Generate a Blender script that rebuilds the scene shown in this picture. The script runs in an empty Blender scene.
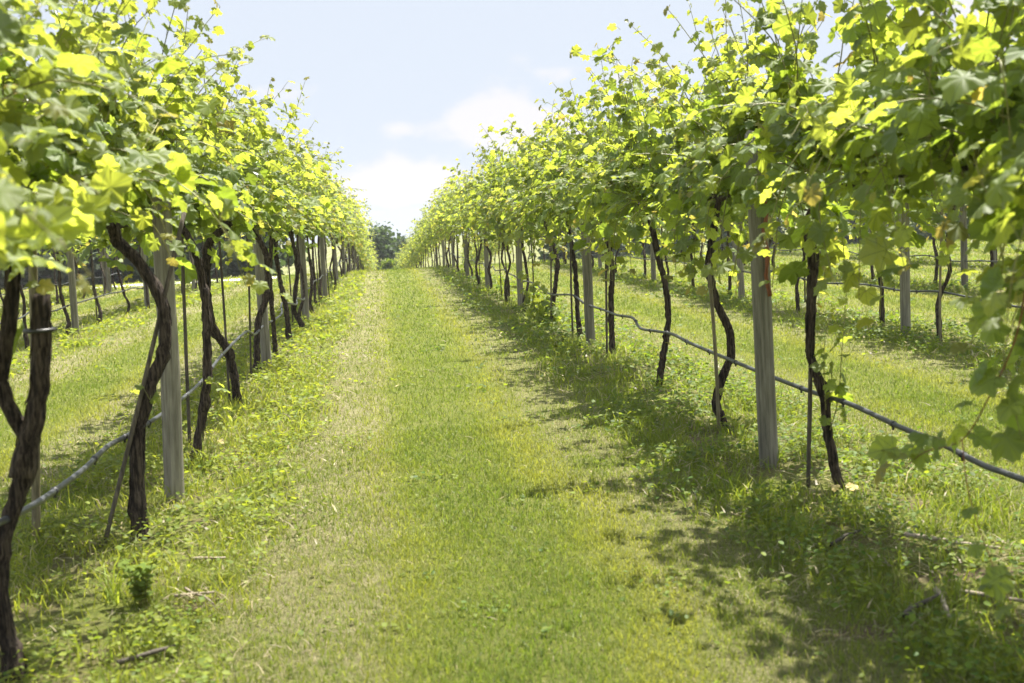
import bpy, math, random
import numpy as np
from mathutils import Vector, Matrix

SC = bpy.context.scene
COL = SC.collection
rad = math.radians
RNG = np.random.default_rng(7)

# ------------------------------------------------------------------ camera
F_PX, YAW, PITCH, ROLL, CAM_H = 1150.0, rad(6.067), rad(-6.029), rad(-2.8486), 1.519
_cy, _sy, _cp, _sp = math.cos(YAW), math.sin(YAW), math.cos(PITCH), math.sin(PITCH)
C_FWD = np.array([_sy * _cp, _cy * _cp, _sp])
_r0 = np.array([_cy, -_sy, 0.0])
_u0 = np.cross(_r0, C_FWD)
C_R = _r0 * math.cos(ROLL) + _u0 * math.sin(ROLL)
C_U = -_r0 * math.sin(ROLL) + _u0 * math.cos(ROLL)
C_POS = np.array([0.0, 0.0, CAM_H])

def ray(px, py):
    return (px - 512) * C_R + (341.5 - py) * C_U + F_PX * C_FWD

def at_y(px, py, Y):
    d = ray(px, py)
    return C_POS + d * (Y / d[1])

def at_x(px, py, X):
    d = ray(px, py)
    return C_POS + d * (X / d[0])

def at_ground(px, py):
    d = ray(px, py)
    return C_POS + d * (-CAM_H / d[2])

cam_d = bpy.data.cameras.new('camera')
cam = bpy.data.objects.new('camera', cam_d)
COL.objects.link(cam)
M = Matrix(((C_R[0], C_U[0], -C_FWD[0], 0), (C_R[1], C_U[1], -C_FWD[1], 0), (C_R[2], C_U[2], -C_FWD[2], CAM_H), (0, 0, 0, 1)))
cam.matrix_world = M
cam_d.sensor_width = 36.0
cam_d.lens = 36.0 * F_PX / 1024.0
cam_d.clip_start = 0.05
cam_d.clip_end = 3000
cam_d.dof.use_dof = True
cam_d.dof.focus_distance = 11.5
cam_d.dof.aperture_fstop = 3.5
SC.camera = cam

# ------------------------------------------------------------------ ground height
def gh(Y):
    Y = np.asarray(Y, float)
    k = 0.00238
    a = np.clip(Y - 36, 0, 16)
    z = -k * a * a - 2 * k * 16 * np.clip(Y - 52, 0, 58)
    return z

# ------------------------------------------------------------------ value noise on the ground plane
def vnoise(x, y, s, seed):
    x = np.asarray(x) * s; y = np.asarray(y) * s
    xi = np.floor(x).astype(np.int64); yi = np.floor(y).astype(np.int64)
    fx = x - xi; fy = y - yi
    fx = fx * fx * (3 - 2 * fx); fy = fy * fy * (3 - 2 * fy)
    def hsh(a, b):
        n = (a * 374761393 + b * 668265263 + seed * 974634541) & 0xFFFFFFFF
        n = ((n ^ (n >> 13)) * 1274126177) & 0xFFFFFFFF
        return ((n ^ (n >> 16)) & 0xFFFF) / 65535.0
    return (hsh(xi, yi) * (1 - fx) + hsh(xi + 1, yi) * fx) * (1 - fy) + (hsh(xi, yi + 1) * (1 - fx) + hsh(xi + 1, yi + 1) * fx) * fy

def fbm(x, y, s, seed):
    return .55 * vnoise(x, y, s, seed) + .3 * vnoise(x, y, s * 2.1, seed + 1) + .15 * vnoise(x, y, s * 4.3, seed + 2)

BARE = [(*at_ground(px, py)[:2], rx, ry) for px, py, rx, ry in ((865, 632, .22, .09), (692, 440, .14, .2), (200, 603, .13, .12), (900, 505, .2, .1), (250, 466, .10, .16), (965, 575, .3, .08))]
def bare(X, Y):
    w = fbm(X, Y, 5, 91) - .5
    b = np.zeros(len(X))
    for x, y, rx, ry in BARE: b = np.maximum(b, np.clip(1.6 - np.hypot((X - x) / rx, (Y - y) / ry) - w * 1.6, 0, 1))
    return b

# ------------------------------------------------------------------ mesh + object helpers
def np_mesh(name, verts, tris, mats=(), mat_idx=None, tint=None, uv=None, smooth=True):
    me = bpy.data.meshes.new(name)
    verts = np.asarray(verts, np.float32); tris = np.asarray(tris, np.int32)
    nv, nt = len(verts), len(tris)
    me.vertices.add(nv); me.vertices.foreach_set('co', verts.ravel())
    me.loops.add(nt * 3); me.loops.foreach_set('vertex_index', tris.ravel())
    me.polygons.add(nt)
    me.polygons.foreach_set('loop_start', np.arange(0, nt * 3, 3, dtype=np.int32))
    for m in mats: me.materials.append(m)
    if mat_idx is not None: me.polygons.foreach_set('material_index', np.asarray(mat_idx, np.int32))
    if tint is not None:
        at = me.attributes.new('tint', 'FLOAT_COLOR', 'POINT')
        at.data.foreach_set('color', np.asarray(tint, np.float32).ravel())
    if uv is not None:
        ul = me.uv_layers.new(name='leaf_uv')
        ul.data.foreach_set('uv', np.asarray(uv, np.float32)[tris.ravel()].ravel())
    me.update(calc_edges=True); me.validate()
    me.polygons.foreach_set('use_smooth', np.full(len(me.polygons), smooth))
    return me

def link(name, me, parent=None, loc=None, rotz=0):
    o = bpy.data.objects.new(name, me)
    COL.objects.link(o)
    if parent is not None: o.parent = parent
    if loc is not None: o.location = [float(v) for v in loc]
    o.rotation_euler = (0, 0, rotz)
    return o

def tag(o, label, cat, group=None):
    o['label'] = label; o['category'] = cat
    if group: o['group'] = group
    return o

def thing(name, label, cat, loc, group=None, rotz=0):
    return tag(link(name, None, None, loc, rotz), label, cat, group)

def resample(pts, step):
    """Catmull-Rom through pts, about one point per step."""
    P = np.asarray(pts, float)
    Q = np.vstack([2 * P[0] - P[1], P, 2 * P[-1] - P[-2]])
    out = []
    for i in range(1, len(Q) - 2):
        p0, p1, p2, p3 = Q[i - 1], Q[i], Q[i + 1], Q[i + 2]
        n = max(1, int(np.linalg.norm(p2 - p1) / step))
        t = (np.arange(n) / n)[:, None]
        out.append(.5 * ((2 * p1) + (-p0 + p2) * t + (2 * p0 - 5 * p1 + 4 * p2 - p3) * t ** 2 + (-p0 + 3 * p1 - 3 * p2 + p3) * t ** 3))
    out.append(P[-1:])
    return np.vstack(out)

def tube(pts, r, sides=6, rough=0.0, ridge=0.0, rng=RNG, cap=True):
    """verts, tris of a tube along pts; r scalar or per point."""
    P = np.asarray(pts, float); n = len(P)
    r = np.broadcast_to(np.asarray(r, float), (n,))
    T = np.gradient(P, axis=0); T /= np.linalg.norm(T, axis=1)[:, None] + 1e-9
    ref = np.array([0.31, 0.92, 0.21]) if abs(T[0] @ np.array([0.31, 0.92, .21])) < .9 else np.array([1., 0, 0])
    A = np.zeros_like(P); a = np.cross(T[0], ref)
    for i in range(n):
        a = a - T[i] * (a @ T[i]); a /= np.linalg.norm(a) + 1e-9; A[i] = a
    B = np.cross(T, A)
    ang = np.linspace(0, 2 * np.pi, sides, endpoint=False)
    rr = r[:, None] * np.ones((n, sides))
    if ridge:
        ph = rng.uniform(0, 6.28); tw = rng.uniform(-.25, .25)
        rr *= 1 + ridge * np.sin(3 * ang[None, :] + ph + tw * np.arange(n)[:, None]) + .6 * ridge * np.sin(5 * ang[None, :] + 2 * ph - tw * np.arange(n)[:, None])
    if rough:
        rr *= 1 + rough * rng.normal(0, 1, (n, sides)) + .8 * rough * rng.normal(0, 1, (n, 1))
    V = P[:, None, :] + rr[..., None] * (np.cos(ang)[None, :, None] * A[:, None, :] + np.sin(ang)[None, :, None] * B[:, None, :])
    V = V.reshape(-1, 3)
    i = np.arange(n - 1)[:, None] * sides; j = np.arange(sides)[None, :]; k = (j + 1) % sides
    a0, a1, b0, b1 = i + j, i + k, i + sides + j, i + sides + k
    F = np.concatenate([np.stack([a0, a1, b1], -1).reshape(-1, 3), np.stack([a0, b1, b0], -1).reshape(-1, 3)])
    if cap:
        V = np.vstack([V, P[:1], P[-1:]]); c0, c1 = len(V) - 2, len(V) - 1
        jj = np.arange(sides); kk = (jj + 1) % sides
        F = np.vstack([F, np.stack([np.full(sides, c0), kk, jj], -1), np.stack([np.full(sides, c1), (n - 1) * sides + jj, (n - 1) * sides + kk], -1)])
    return V, F

def join(parts):
    V, F, off = [], [], 0
    for v, f in parts:
        V.append(v); F.append(f + off); off += len(v)
    return np.vstack(V), np.vstack(F)

# ------------------------------------------------------------------ materials
def new_mat(name):
    m = bpy.data.materials.new(name); m.use_nodes = True
    nt = m.node_tree; nt.nodes.clear()
    out = nt.nodes.new('ShaderNodeOutputMaterial')
    return m, nt, out

def N(nt, t, **kw):
    n = nt.nodes.new(t)
    for k, v in kw.items():
        if k.startswith('i_'):
            key = k[2:]
            n.inputs[int(key) if key.isdigit() else key.replace('_', ' ')].default_value = v
        else: setattr(n, k, v)
    return n

def L(nt, a, b): nt.links.new(a, b)

def mixrgb(nt, fac, a, b, blend='MIX'):
    n = N(nt, 'ShaderNodeMix', data_type='RGBA', blend_type=blend)
    for sock, v in ((n.inputs[0], fac), (n.inputs[6], a), (n.inputs[7], b)):
        if hasattr(v, 'is_linked') or hasattr(v, 'node'): L(nt, v, sock)
        else: sock.default_value = v if not isinstance(v, tuple) else (v + (1,) if len(v) == 3 else v)
    return n.outputs[2]

def math_n(nt, op, a, b=None, c=None, clamp=False):
    n = N(nt, 'ShaderNodeMath', operation=op, use_clamp=clamp)
    for i, v in enumerate((a, b, c)):
        if v is None: continue
        if hasattr(v, 'node'): L(nt, v, n.inputs[i])
        else: n.inputs[i].default_value = v
    return n.outputs[0]

def leaf_material(name, dark, young, back, t_dark, t_young, rough=.42, spec=.5, tmix=.45, tip=(.36, .17, .07), veins=True):
    m, nt, out = new_mat(name)
    a = N(nt, 'ShaderNodeAttribute', attribute_name='tint')
    s = N(nt, 'ShaderNodeSeparateColor'); L(nt, a.outputs['Color'], s.inputs[0])
    col = mixrgb(nt, s.outputs[0], dark, young)
    tcol = mixrgb(nt, s.outputs[0], t_dark, t_young)
    col = mixrgb(nt, s.outputs[2], col, tip)
    tcol = mixrgb(nt, s.outputs[2], tcol, tuple(min(1, v * 1.6) for v in tip))
    br = math_n(nt, 'MULTIPLY_ADD', s.outputs[1], .8, .6)
    oi = N(nt, 'ShaderNodeObjectInfo')
    br = math_n(nt, 'MULTIPLY', br, math_n(nt, 'MULTIPLY_ADD', oi.outputs['Random'], .24, .88))
    hsv = N(nt, 'ShaderNodeHueSaturation'); L(nt, col, hsv.inputs['Color']); L(nt, br, hsv.inputs['Value'])
    hst = N(nt, 'ShaderNodeHueSaturation'); L(nt, tcol, hst.inputs['Color']); L(nt, br, hst.inputs['Value'])
    c1, c2 = hsv.outputs[0], hst.outputs[0]
    if veins:
        uv = N(nt, 'ShaderNodeUVMap', uv_map='leaf_uv')
        sx = N(nt, 'ShaderNodeSeparateXYZ'); L(nt, uv.outputs[0], sx.inputs[0])
        ax = math_n(nt, 'ABSOLUTE', sx.outputs[0])
        r = math_n(nt, 'SQRT', math_n(nt, 'ADD', math_n(nt, 'MULTIPLY', ax, ax), math_n(nt, 'MULTIPLY', sx.outputs[1], sx.outputs[1])))
        an = math_n(nt, 'ARCTAN2', ax, sx.outputs[1])
        dmin = an
        for v in (.9, 1.65):
            dmin = math_n(nt, 'MINIMUM', dmin, math_n(nt, 'ABSOLUTE', math_n(nt, 'SUBTRACT', an, v)))
        vm = math_n(nt, 'LESS_THAN', math_n(nt, 'MULTIPLY', dmin, r), .013)
        vm = math_n(nt, 'MULTIPLY', vm, .75)
        c1 = mixrgb(nt, vm, c1, (.22, .27, .08)); c2 = mixrgb(nt, vm, c2, (.16, .2, .03))
    geo = N(nt, 'ShaderNodeNewGeometry')
    c1 = mixrgb(nt, math_n(nt, 'MULTIPLY', geo.outputs['Backfacing'], .75), c1, back)
    p = N(nt, 'ShaderNodeBsdfPrincipled'); L(nt, c1, p.inputs['Base Color'])
    p.inputs['Roughness'].default_value = rough; p.inputs['Specular IOR Level'].default_value = spec
    L(nt, math_n(nt, 'MULTIPLY_ADD', geo.outputs['Backfacing'], .3, rough), p.inputs['Roughness'])
    t = N(nt, 'ShaderNodeBsdfTranslucent'); L(nt, c2, t.inputs['Color'])
    mx = N(nt, 'ShaderNodeMixShader'); mx.inputs[0].default_value = tmix
    L(nt, p.outputs[0], mx.inputs[1]); L(nt, t.outputs[0], mx.inputs[2]); L(nt, mx.outputs[0], out.inputs[0])
    return m

MAT_LEAF = leaf_material('grape_leaf', (.066, .116, .018), (.19, .216, .033), (.122, .172, .048), (.29, .39, .033), (.51, .56, .06), rough=.27, spec=.45, tmix=.54)
MAT_WEED = leaf_material('weed_leaf', (.055, .11, .016), (.20, .225, .028), (.11, .17, .04), (.17, .29, .02), (.52, .55, .04), rough=.55, spec=.2, tmix=.4, veins=False)
MAT_GRASS = leaf_material('grass_blade', (.074, .132, .013), (.215, .228, .032), (.12, .165, .028), (.225, .34, .022), (.53, .55, .05), rough=.5, spec=.3, tmix=.4, tip=(.36, .30, .19), veins=False)
MAT_TREE = leaf_material('tree_leaf', (.045, .075, .032), (.085, .12, .045), (.08, .11, .06), (.08, .14, .03), (.16, .23, .05), rough=.5, spec=.4, tmix=.3, veins=False)

def simple(name, col1, col2, scale=(8, 8, 8), rough=.8, bump=.0, spec=.3, detail=6, ramp=(.35, .65), obj=True, metal=0):
    m, nt, out = new_mat(name)
    tc = N(nt, 'ShaderNodeTexCoord'); mp = N(nt, 'ShaderNodeMapping'); mp.inputs['Scale'].default_value = scale
    L(nt, tc.outputs['Object'], mp.inputs[0])
    nz = N(nt, 'ShaderNodeTexNoise', i_Scale=1.0, i_Detail=detail, i_Roughness=.65); L(nt, mp.outputs[0], nz.inputs['Vector'])
    mr = N(nt, 'ShaderNodeMapRange'); mr.inputs[1].default_value = ramp[0]; mr.inputs[2].default_value = ramp[1]
    L(nt, nz.outputs[0], mr.inputs[0])
    oi = N(nt, 'ShaderNodeObjectInfo')
    c = mixrgb(nt, mr.outputs[0], col1, col2)
    h = N(nt, 'ShaderNodeHueSaturation'); L(nt, c, h.inputs['Color'])
    L(nt, math_n(nt, 'MULTIPLY_ADD', oi.outputs['Random'], .35, .82), h.inputs['Value'])
    p = N(nt, 'ShaderNodeBsdfPrincipled', i_Roughness=rough, i_Metallic=metal); p.inputs['Specular IOR Level'].default_value = spec
    L(nt, h.outputs[0], p.inputs['Base Color'])
    if bump:
        b = N(nt, 'ShaderNodeBump', i_Strength=1.0, i_Distance=bump); L(nt, nz.outputs[0], b.inputs['Height']); L(nt, b.outputs[0], p.inputs['Normal'])
    L(nt, p.outputs[0], out.inputs[0])
    return m

MAT_BARK = simple('vine_bark', (.014, .010, .008), (.115, .088, .066), (85, 85, 7), .9, .016, .2, 9, (.42, .66))
MAT_CANE = simple('green_cane', (.11, .10, .03), (.22, .22, .06), (60, 60, 60), .5, 0, .4)
MAT_REDCANE = simple('red_brown_cane', (.10, .035, .018), (.24, .09, .04), (50, 50, 12), .7, .004, .3)
MAT_POST = simple('weathered_post', (.10, .092, .070), (.25, .234, .185), (55, 55, 3.2), .85, .006, .25, 8)
MAT_STAKE = simple('dark_stake', (.035, .03, .022), (.12, .10, .075), (60, 60, 8), .8, .003, .3)
MAT_BAMBOO = simple('bamboo_stake', (.10, .085, .05), (.22, .19, .11), (60, 60, 8), .7, .003, .3)
MAT_HOSE = simple('poly_hose', (.028, .03, .034), (.065, .068, .075), (30, 30, 30), .38, 0, .5)
MAT_BLACK = simple('black_plastic', (.015, .015, .016), (.035, .035, .036), (30, 30, 30), .45, 0, .5)
MAT_WIRE = simple('galvanised_wire', (.28, .28, .28), (.42, .42, .42), (30, 30, 30), .45, 0, .5, metal=.8)
MAT_STICK = simple('dead_wood', (.16, .125, .09), (.40, .34, .26), (60, 60, 20), .9, .003, .2)
MAT_CUT = simple('cut_wood', (.12, .085, .055), (.24, .18, .12), (60, 60, 60), .9, .003, .2)
MAT_DEADLEAF = simple('dead_leaf', (.38, .29, .10), (.60, .50, .22), (40, 40, 40), .8, 0, .3)
MAT_TRUNK = simple('tree_bark', (.05, .042, .033), (.13, .11, .09), (6, 6, 1.2), .9, .02, .2)

# ground: soil, thatch and turf in bands that follow the mown lanes
def ground_material():
    m, nt, out = new_mat('ground')
    g = N(nt, 'ShaderNodeNewGeometry'); sx = N(nt, 'ShaderNodeSeparateXYZ'); L(nt, g.outputs['Position'], sx.inputs[0])
    def noise(scale, detail=6, rough=.6, seed=0.0):
        mp = N(nt, 'ShaderNodeMapping'); mp.inputs['Location'].default_value = (seed, seed * 1.7, seed * .3); L(nt, g.outputs['Position'], mp.inputs[0])
        n = N(nt, 'ShaderNodeTexNoise', i_Scale=scale, i_Detail=detail, i_Roughness=rough); L(nt, mp.outputs[0], n.inputs['Vector']); return n.outputs[0]
    def smooth(v, a, b):
        r = N(nt, 'ShaderNodeMapRange', interpolation_type='SMOOTHSTEP'); L(nt, v, r.inputs[0]); r.inputs[1].default_value = a; r.inputs[2].default_value = b; return r.outputs[0]
    big, mid, fine = noise(.45), noise(2.3, 8, .65, 5.), noise(28, 8, .75, 9.)
    green = mixrgb(nt, smooth(fine, .3, .7), (.065, .090, .014), (.18, .195, .036))
    green = mixrgb(nt, math_n(nt, 'MULTIPLY', smooth(mid, .35, .7), .5), green, (.17, .175, .05))
    dry = mixrgb(nt, smooth(fine, .3, .7), (.14, .12, .065), (.32, .28, .17))
    soil = mixrgb(nt, smooth(fine, .3, .7), (.07, .05, .032), (.20, .15, .095))
    # wobble the lane coordinate, repeat every 3.66 m
    xw = math_n(nt, 'ADD', sx.outputs[0], math_n(nt, 'MULTIPLY_ADD', big, .5, -.25))
    u = math_n(nt, 'PINGPONG', math_n(nt, 'SUBTRACT', xw, .46), 1.83)       # 0 lane centre, 1.83 at the row
    lane = math_n(nt, 'MULTIPLY', smooth(u, .42, .62), math_n(nt, 'SUBTRACT', 1.0, smooth(u, 1.05, 1.35)))
    side = math_n(nt, 'LESS_THAN', xw, .46)
    lanew = math_n(nt, 'MULTIPLY', lane, math_n(nt, 'MULTIPLY_ADD', side, .3, .35))
    lanew = math_n(nt, 'MULTIPLY', lanew, smooth(mid, .25, .55))
    c = mixrgb(nt, lanew, green, dry)
    row = math_n(nt, 'MULTIPLY', smooth(u, 1.15, 1.6), smooth(mid, .42, .62))
    c = mixrgb(nt, math_n(nt, 'MULTIPLY', row, .6), c, soil)
    tot = None
    for x, y, rx, ry in BARE:
        dx = math_n(nt, 'DIVIDE', math_n(nt, 'SUBTRACT', sx.outputs[0], x), rx); dy = math_n(nt, 'DIVIDE', math_n(nt, 'SUBTRACT', sx.outputs[1], y), ry)
        q = math_n(nt, 'SUBTRACT', math_n(nt, 'MULTIPLY_ADD', fine, 1.6, .55), math_n(nt, 'SQRT', math_n(nt, 'ADD', math_n(nt, 'MULTIPLY', dx, dx), math_n(nt, 'MULTIPLY', dy, dy))), clamp=True)
        tot = q if tot is None else math_n(nt, 'MAXIMUM', tot, q)
    c = mixrgb(nt, tot, c, soil)
    grit = noise(140, 5, .8, 3.)
    hg = N(nt, 'ShaderNodeHueSaturation'); L(nt, c, hg.inputs['Color']); L(nt, math_n(nt, 'MULTIPLY_ADD', smooth(grit, .3, .7), .9, .58), hg.inputs['Value']); c = hg.outputs[0]
    p = N(nt, 'ShaderNodeBsdfPrincipled', i_Roughness=.95); p.inputs['Specular IOR Level'].default_value = .15
    L(nt, c, p.inputs['Base Color'])
    b = N(nt, 'ShaderNodeBump', i_Strength=1.0, i_Distance=.03); L(nt, math_n(nt, 'ADD', fine, math_n(nt, 'MULTIPLY', grit, .4)), b.inputs['Height']); L(nt, b.outputs[0], p.inputs['Normal'])
    L(nt, p.outputs[0], out.inputs[0])
    return m

def flat_ground_mat(name, c1, c2, scale):
    m, nt, out = new_mat(name)
    g = N(nt, 'ShaderNodeNewGeometry')
    n = N(nt, 'ShaderNodeTexNoise', i_Scale=scale, i_Detail=8, i_Roughness=.7); L(nt, g.outputs['Position'], n.inputs['Vector'])
    r = N(nt, 'ShaderNodeMapRange'); r.inputs[1].default_value = .35; r.inputs[2].default_value = .65; L(nt, n.outputs[0], r.inputs[0])
    p = N(nt, 'ShaderNodeBsdfPrincipled', i_Roughness=.95); p.inputs['Specular IOR Level'].default_value = .1
    L(nt, mixrgb(nt, r.outputs[0], c1, c2), p.inputs['Base Color']); L(nt, p.outputs[0], out.inputs[0])
    return m

def sheet(name, xs, ys, mat, lift=0.0):
    X, Y = np.meshgrid(xs, ys)
    Z = gh(Y) + lift
    V = np.stack([X, Y, Z], -1).reshape(-1, 3)
    nx, ny = len(xs), len(ys)
    i = (np.arange(ny - 1)[:, None] * nx + np.arange(nx - 1)[None, :]).ravel()
    F = np.vstack([np.stack([i, i + 1, i + nx + 1], -1), np.stack([i, i + nx + 1, i + nx], -1)])
    o = link(name, np_mesh(name, V, F, [mat])); o['kind'] = 'structure'
    return o

ys_all = np.concatenate([np.arange(-100, 0, 20.), np.arange(0, 34, 2.), np.arange(34, 56, .5), np.arange(56, 130, 3), np.arange(130, 601, 30)])
sheet('ground', np.concatenate([np.arange(-400, -40, 40.), np.arange(-40, 41, 2.), np.arange(60, 401, 40)]), ys_all, ground_material())
sheet('dry_field', np.linspace(-60, -7.5, 22), np.arange(40.5, 70, .5), flat_ground_mat('dry_field', (.30, .22, .11), (.46, .37, .21), 1.4), .004)
sheet('gravel_pad', np.linspace(-9.5, -3.6, 10), np.arange(38.2, 42.6, .4), flat_ground_mat('gravel', (.52, .50, .47), (.74, .72, .69), 6), .010)

# ------------------------------------------------------------------ leaves
HALF = [(.03, 0), (.10, -.14), (.25, -.22), (.40, -.17), (.50, -.04), (.53, .12), (.49, .22), (.60, .34), (.66, .50), (.54, .56), (.40, .60), (.36, .70), (.22, .88), (0, 1.0)]
HALF_LOW = [(0, .0), (.26, -.2), (.53, .1), (.64, .48), (.38, .63), (0, 1.0)]

def leaf_template(kind, fold, curl, wave, seed):
    r = np.random.default_rng(seed)
    h = HALF if kind == 'high' else HALF_LOW
    pts = list(h)
    if kind == 'high':
        q = []
        for a, b in zip(h[:-1], h[1:]):
            q.append(a)
            mx, my = (a[0] + b[0]) / 2, (a[1] + b[1]) / 2
            q.append((mx * .945, .3 + (my - .3) * .945))
        q.append(h[-1]); pts = q
    right = np.array(pts); left = right[::-1][1:] * [-1, 1]
    if kind != 'high': left = left[:-1]
    ring = np.vstack([right, left])
    ring += r.normal(0, .018, ring.shape)
    n = len(ring)
    if kind == 'high':
        inner = [0, .3] + (ring - [0, .3]) * .55
        V2 = np.vstack([[[0, .3]], inner, ring])
        j = np.arange(n); k = (j + 1) % n
        F = np.vstack([np.stack([np.zeros(n, int), 1 + k, 1 + j], -1), np.stack([1 + j, 1 + k, 1 + n + k], -1), np.stack([1 + j, 1 + n + k, 1 + n + j], -1)])
    else:
        V2 = np.vstack([[[0, .3]], ring])
        j = np.arange(n); k = (j + 1) % n
        F = np.stack([np.zeros(n, int), 1 + k, 1 + j], -1)
    x, y = V2[:, 0], V2[:, 1]
    rr = np.hypot(x, y - .3)
    z = fold * np.abs(x) - curl * rr ** 2 + wave * np.sin(7 * np.arctan2(x, y - .3) + seed) * rr
    V = np.column_stack([x, y - .02, z])
    return V, F, V2

TPL = {k: [leaf_template(k, *a) for a in ((.12, .34, .10, 1), (.36, .15, .09, 2), (-.16, .40, .13, 3), (.22, .62, .08, 4))] for k in ('high', 'low')}

class Leaves:
    def __init__(self): self.p, self.m, self.n, self.s, self.t = [], [], [], [], []; self.tubes = []
    def add(self, p, m, n, s, tint):
        self.p.append(p); self.m.append(m); self.n.append(n); self.s.append(s); self.t.append(tint)
    def mesh(self, name, kind, rng, leafmat=None, canemat=None):
        V, F, T, U, MI, off = [], [], [], [], [], 0
        if self.p:
            p, m, n = map(lambda a: np.array(a, float), (self.p, self.m, self.n)); s = np.array(self.s); t = np.array(self.t)
            m /= np.linalg.norm(m, axis=1)[:, None] + 1e-9
            n = n - m * (n * m).sum(1)[:, None]; n /= np.linalg.norm(n, axis=1)[:, None] + 1e-9
            sd = np.cross(m, n)
            which = rng.integers(0, 4, len(p))
            for w in range(4):
                idx = np.where(which == w)[0]
                if not len(idx): continue
                tv, tf, tu = TPL[kind][w]
                asp = rng.uniform(.85, 1.15, len(idx))
                v = p[idx, None, :] + s[idx, None, None] * (tv[None, :, 0:1] * asp[:, None, None] * sd[idx, None, :] + tv[None, :, 1:2] * m[idx, None, :] + tv[None, :, 2:3] * n[idx, None, :])
                k, nv = len(idx), len(tv)
                f = tf[None] + (np.arange(k) * nv)[:, None, None] + off
                V.append(v.reshape(-1, 3)); F.append(f.reshape(-1, 3)); off += k * nv
                T.append(np.repeat(np.column_stack([t[idx], np.ones(k)]), nv, axis=0)); U.append(np.tile(tu, (k, 1)))
                MI.append(np.zeros(k * len(tf), int))
        for v, f in self.tubes:
            V.append(v); F.append(f + off); off += len(v)
            T.append(np.tile([.5, .5, 0, 1], (len(v), 1))); U.append(np.zeros((len(v), 2))); MI.append(np.ones(len(f), int))
        return np_mesh(name, np.vstack(V), np.vstack(F), [leafmat or MAT_LEAF, canemat or MAT_CANE], np.concatenate(MI), np.vstack(T), np.vstack(U))

UP = np.array([0, 0, 1.0])
def unit(v): return v / (np.linalg.norm(v) + 1e-9)

def dress(lv, pts, rng, s0=.125, s1=.045, start=0.0, axis_x=0.0, kind='high', gap=.085, young=0.0, petiole=True, lift=0.0):
    """leaves at the nodes of a shoot; axis_x is the x of the row, used to turn leaves outwards."""
    P = resample(pts, gap)
    n = len(P)
    side = 1
    for i in range(int(start * n), n):
        t = unit(P[min(i + 1, n - 1)] - P[max(i - 1, 0)])
        k = i / max(1, n - 1)
        sv = np.cross(t, UP)
        if np.linalg.norm(sv) < .2: sv = rng.normal(0, 1, 3)
        sv = unit(sv + rng.normal(0, .45, 3)) * side; side = -side
        pd = unit(.75 * sv + .25 * t + .35 * UP + rng.normal(0, .2, 3))
        size = (s0 + (s1 - s0) * k ** 1.3) * rng.uniform(.6, 1.3)
        pl = size * rng.uniform(.45, .8)
        base = P[i] + pd * pl
        outw = np.array([np.sign(P[i][0] - axis_x + 1e-6) * min(1, abs(P[i][0] - axis_x) * 2.2), 0, 0])
        m = unit(.7 * pd * [1, 1, .3] + .5 * outw + rng.normal(0, .35, 3) - UP * (rng.uniform(.1, .95) - lift))
        nn = unit(UP * .9 + outw * .55 + rng.normal(0, .42, 3))
        yg = np.clip(young + .75 * k ** 1.5 + rng.normal(.22, .24), 0, 1)
        tip = np.clip((k - .9) * 5 * rng.uniform(0, 1.), 0, .45)
        if rng.random() < .004: tip = rng.uniform(.2, .6)
        lv.add(base, m, nn, size, (yg, rng.random(), tip))
        if petiole and kind == 'high':
            lv.tubes.append(tube(np.array([P[i], P[i] + pd * pl * .55 + UP * .006, base]), [.0016, .0013, .0013], 3, cap=False))

def grow(rng, p0, d0, length, droop, wander, step=.07):
    P = [np.array(p0, float)]; d = unit(np.array(d0, float)); n = max(3, int(length / step))
    for i in range(n):
        k = i / n
        d = unit(d + np.array([0, 0, -droop * (k + .15)]) * step * 4 + rng.normal(0, wander, 3))
        P.append(P[-1] + d * step)
    return np.array(P)

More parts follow.
